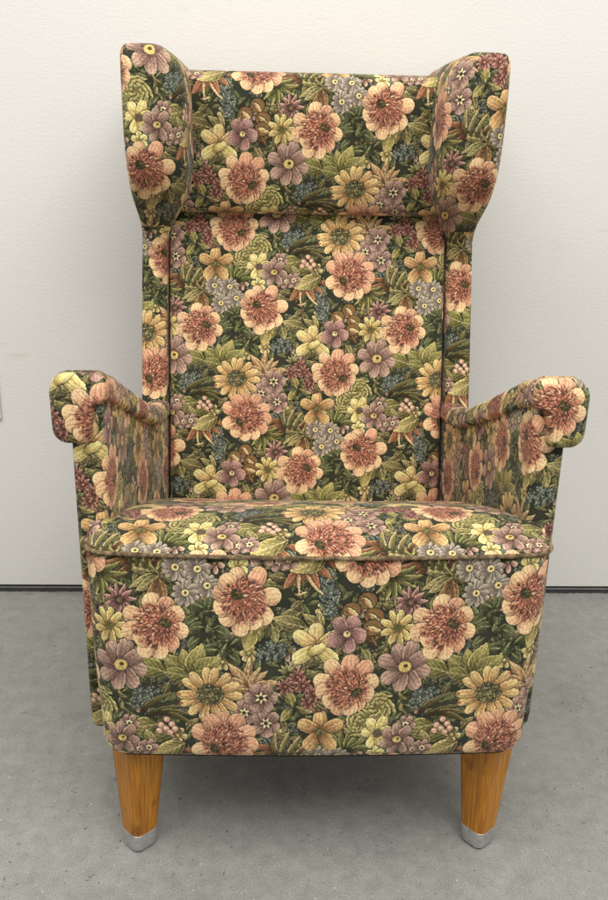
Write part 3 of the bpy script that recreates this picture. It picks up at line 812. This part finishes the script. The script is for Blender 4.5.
# legs: tapered square, corner forwards, with metal foot caps
def sq_ring(cx, cy, z, half, r, rot):
    P = roundpoly([(half, -half), (half, half), (-half, half), (-half, -half)], [r] * 4, 6, 4)
    c, s = math.cos(rot), math.sin(rot)
    return np.column_stack([cx + P[:, 0] * c - P[:, 1] * s, cy + P[:, 0] * s + P[:, 1] * c, np.full(len(P), z)])
def make_leg(xt, xb, yt, yb, rot):
    def at(z): t = (z - .0) / .205; return xb + (xt - xb) * t, yb + (yt - yb) * t
    rings = []
    for z in (.024, .03, .06, .10, .14, .18, .206):
        cx, cy = at(z); h = .0200 + (z / .205) * .0135
        rings.append(sq_ring(cx, cy, z, h, .0125, rot))
    # origin of every leg at its foot
    leg = loft('leg', rings, M_WOOD, chair, ((0, 0), (0, 0)), 0)
    rings = []
    for z, h in ((.0030, .0185), (.0035, .0198), (.0055, .0203), (.012, .0208), (.0305, .0223), (.0320, .0221), (.0322, .0213)):
        cx, cy = at(z); rings.append(sq_ring(cx, cy, z, h, .0115, rot))
    cap = loft('foot_cap', rings, M_MET, leg, ((0, 0), (0, 0)), 0)
    rings = []
    for z, h in ((.0002, .015), (.0012, .0172), (.0032, .0175)):
        cx, cy = at(z); rings.append(sq_ring(cx, cy, z, h, .006, rot))
    loft('glide', rings, M_RUB, leg, ((0, 0), (0, 0)), 0)
    return leg
make_leg(-.2600, -.2635, .070, .060, math.radians(43))
make_leg(.2650, .2625, .070, .060, math.radians(40))
make_leg(-.2350, -.2360, .470, .490, math.radians(45))
make_leg(.2350, .2360, .470, .490, math.radians(45))

# ------------------------------------------------------------------ floor, wall
WY = .864
fl = link('floor', [(-4, -4, 0), (4, -4, 0), (4, WY + .2, 0), (-4, WY + .2, 0)], [(0, 1, 2, 3)], M_FLOOR, smooth=False); fl['kind'] = 'structure'
def box(name, x0, x1, y0, y1, z0, z1, mat, parent=None, bev=0):
    v = [(x, y, z) for z in (z0, z1) for y in (y0, y1) for x in (x0, x1)]
    f = [(0, 2, 3, 1), (4, 5, 7, 6), (0, 1, 5, 4), (2, 6, 7, 3), (0, 4, 6, 2), (1, 3, 7, 5)]
    o = link(name, v, f, mat, parent, smooth=False)
    if bev:
        b = o.modifiers.new('edge', 'BEVEL'); b.width = bev; b.segments = 3
    return o
wl = box('wall', -4, 4, WY, WY + .12, .0150, 2.9, M_WALL, bev=.0015); wl['kind'] = 'structure'
jt = box('wall_joint', -4, 4, WY + .010, WY + .10, .0005, .0140, M_GAP); jt['kind'] = 'structure'
st = box('joint_strip', -4, 4, WY + .003, WY + .009, .0050, .0075, M_GREYL); st['kind'] = 'structure'
# irregular sealant bead where the floor paint stops
vv, ff = [], []
random.seed(4); nb = 500
for i in range(nb + 1):
    x = -1.3 + 2.6 * i / nb; w = .008 + .003 * random.random() * (random.random() < .6)
    vv += [(x, WY - w + .002, .0008), (x, WY + .001, .0034), (x, WY + .009, .0030)]
for i in range(nb):
    for k in range(2): ff.append((i * 3 + k, i * 3 + 3 + k, i * 3 + 4 + k, i * 3 + 1 + k))
sb = link('floor_joint_bead', vv, ff, M_GAP, smooth=False); sb['kind'] = 'structure'

pl = box('wall_plate', -.80, -.6695, WY - .007, WY - .0002, .432, .540, M_PLATE, bev=.002)
pl['label'] = 'pale wall plate cut off by the left edge of the picture'; pl['category'] = 'wall plate'

# ------------------------------------------------------------------ light
w = bpy.data.worlds.new('World'); S.world = w; w.use_nodes = True
bg = w.node_tree.nodes['Background']; bg.inputs[0].default_value = (1.0, .995, .985, 1); bg.inputs[1].default_value = .52
def area(name, loc, target, sx, sy, power, col):
    l = bpy.data.lights.new(name, 'AREA'); l.shape = 'RECTANGLE'; l.size = sx; l.size_y = sy; l.energy = power; l.color = col
    o = bpy.data.objects.new(name, l); COL.objects.link(o); o.location = loc
    o.rotation_euler = (Vector(target) - Vector(loc)).to_track_quat('-Z', 'Y').to_euler()
    return o
area('ceiling_lamp', (-.25, -1.05, 2.9), (-.1, .0, 0), 3.2, 1.8, 80, (1.0, .975, .925))
area('ceiling_lamp_row', (1.3, -1.7, 2.9), (.4, 0, .3), 2.0, 1.4, 26, (1.0, .975, .925))

# ------------------------------------------------------------------ camera
cd = bpy.data.cameras.new('camera'); cam = bpy.data.objects.new('camera', cd); COL.objects.link(cam)
cd.sensor_fit = 'VERTICAL'; cd.sensor_height = 36; cd.lens = 36 * 865.3 / 900; cd.clip_start = .02; cd.clip_end = 60
a, yw, r = (math.radians(v) for v in (19.2759, 2.3155, 1.2933))
F_ = Vector((math.sin(yw) * math.cos(a), math.cos(yw) * math.cos(a), -math.sin(a))); R_ = Vector((math.cos(yw), -math.sin(yw), 0)); D_ = F_.cross(R_)
R2 = R_ * math.cos(r) - D_ * math.sin(r); D2 = R_ * math.sin(r) + D_ * math.cos(r)
from mathutils import Matrix
m = Matrix((R2, -D2, -F_)).transposed().to_4x4(); m.translation = Vector((-.0665, -1.0133, 1.0219))
cam.matrix_world = m
S.camera = cam
S.view_settings.view_transform = 'Standard'; S.view_settings.look = 'None'; S.view_settings.gamma = 1
S.view_settings.exposure = 0.0
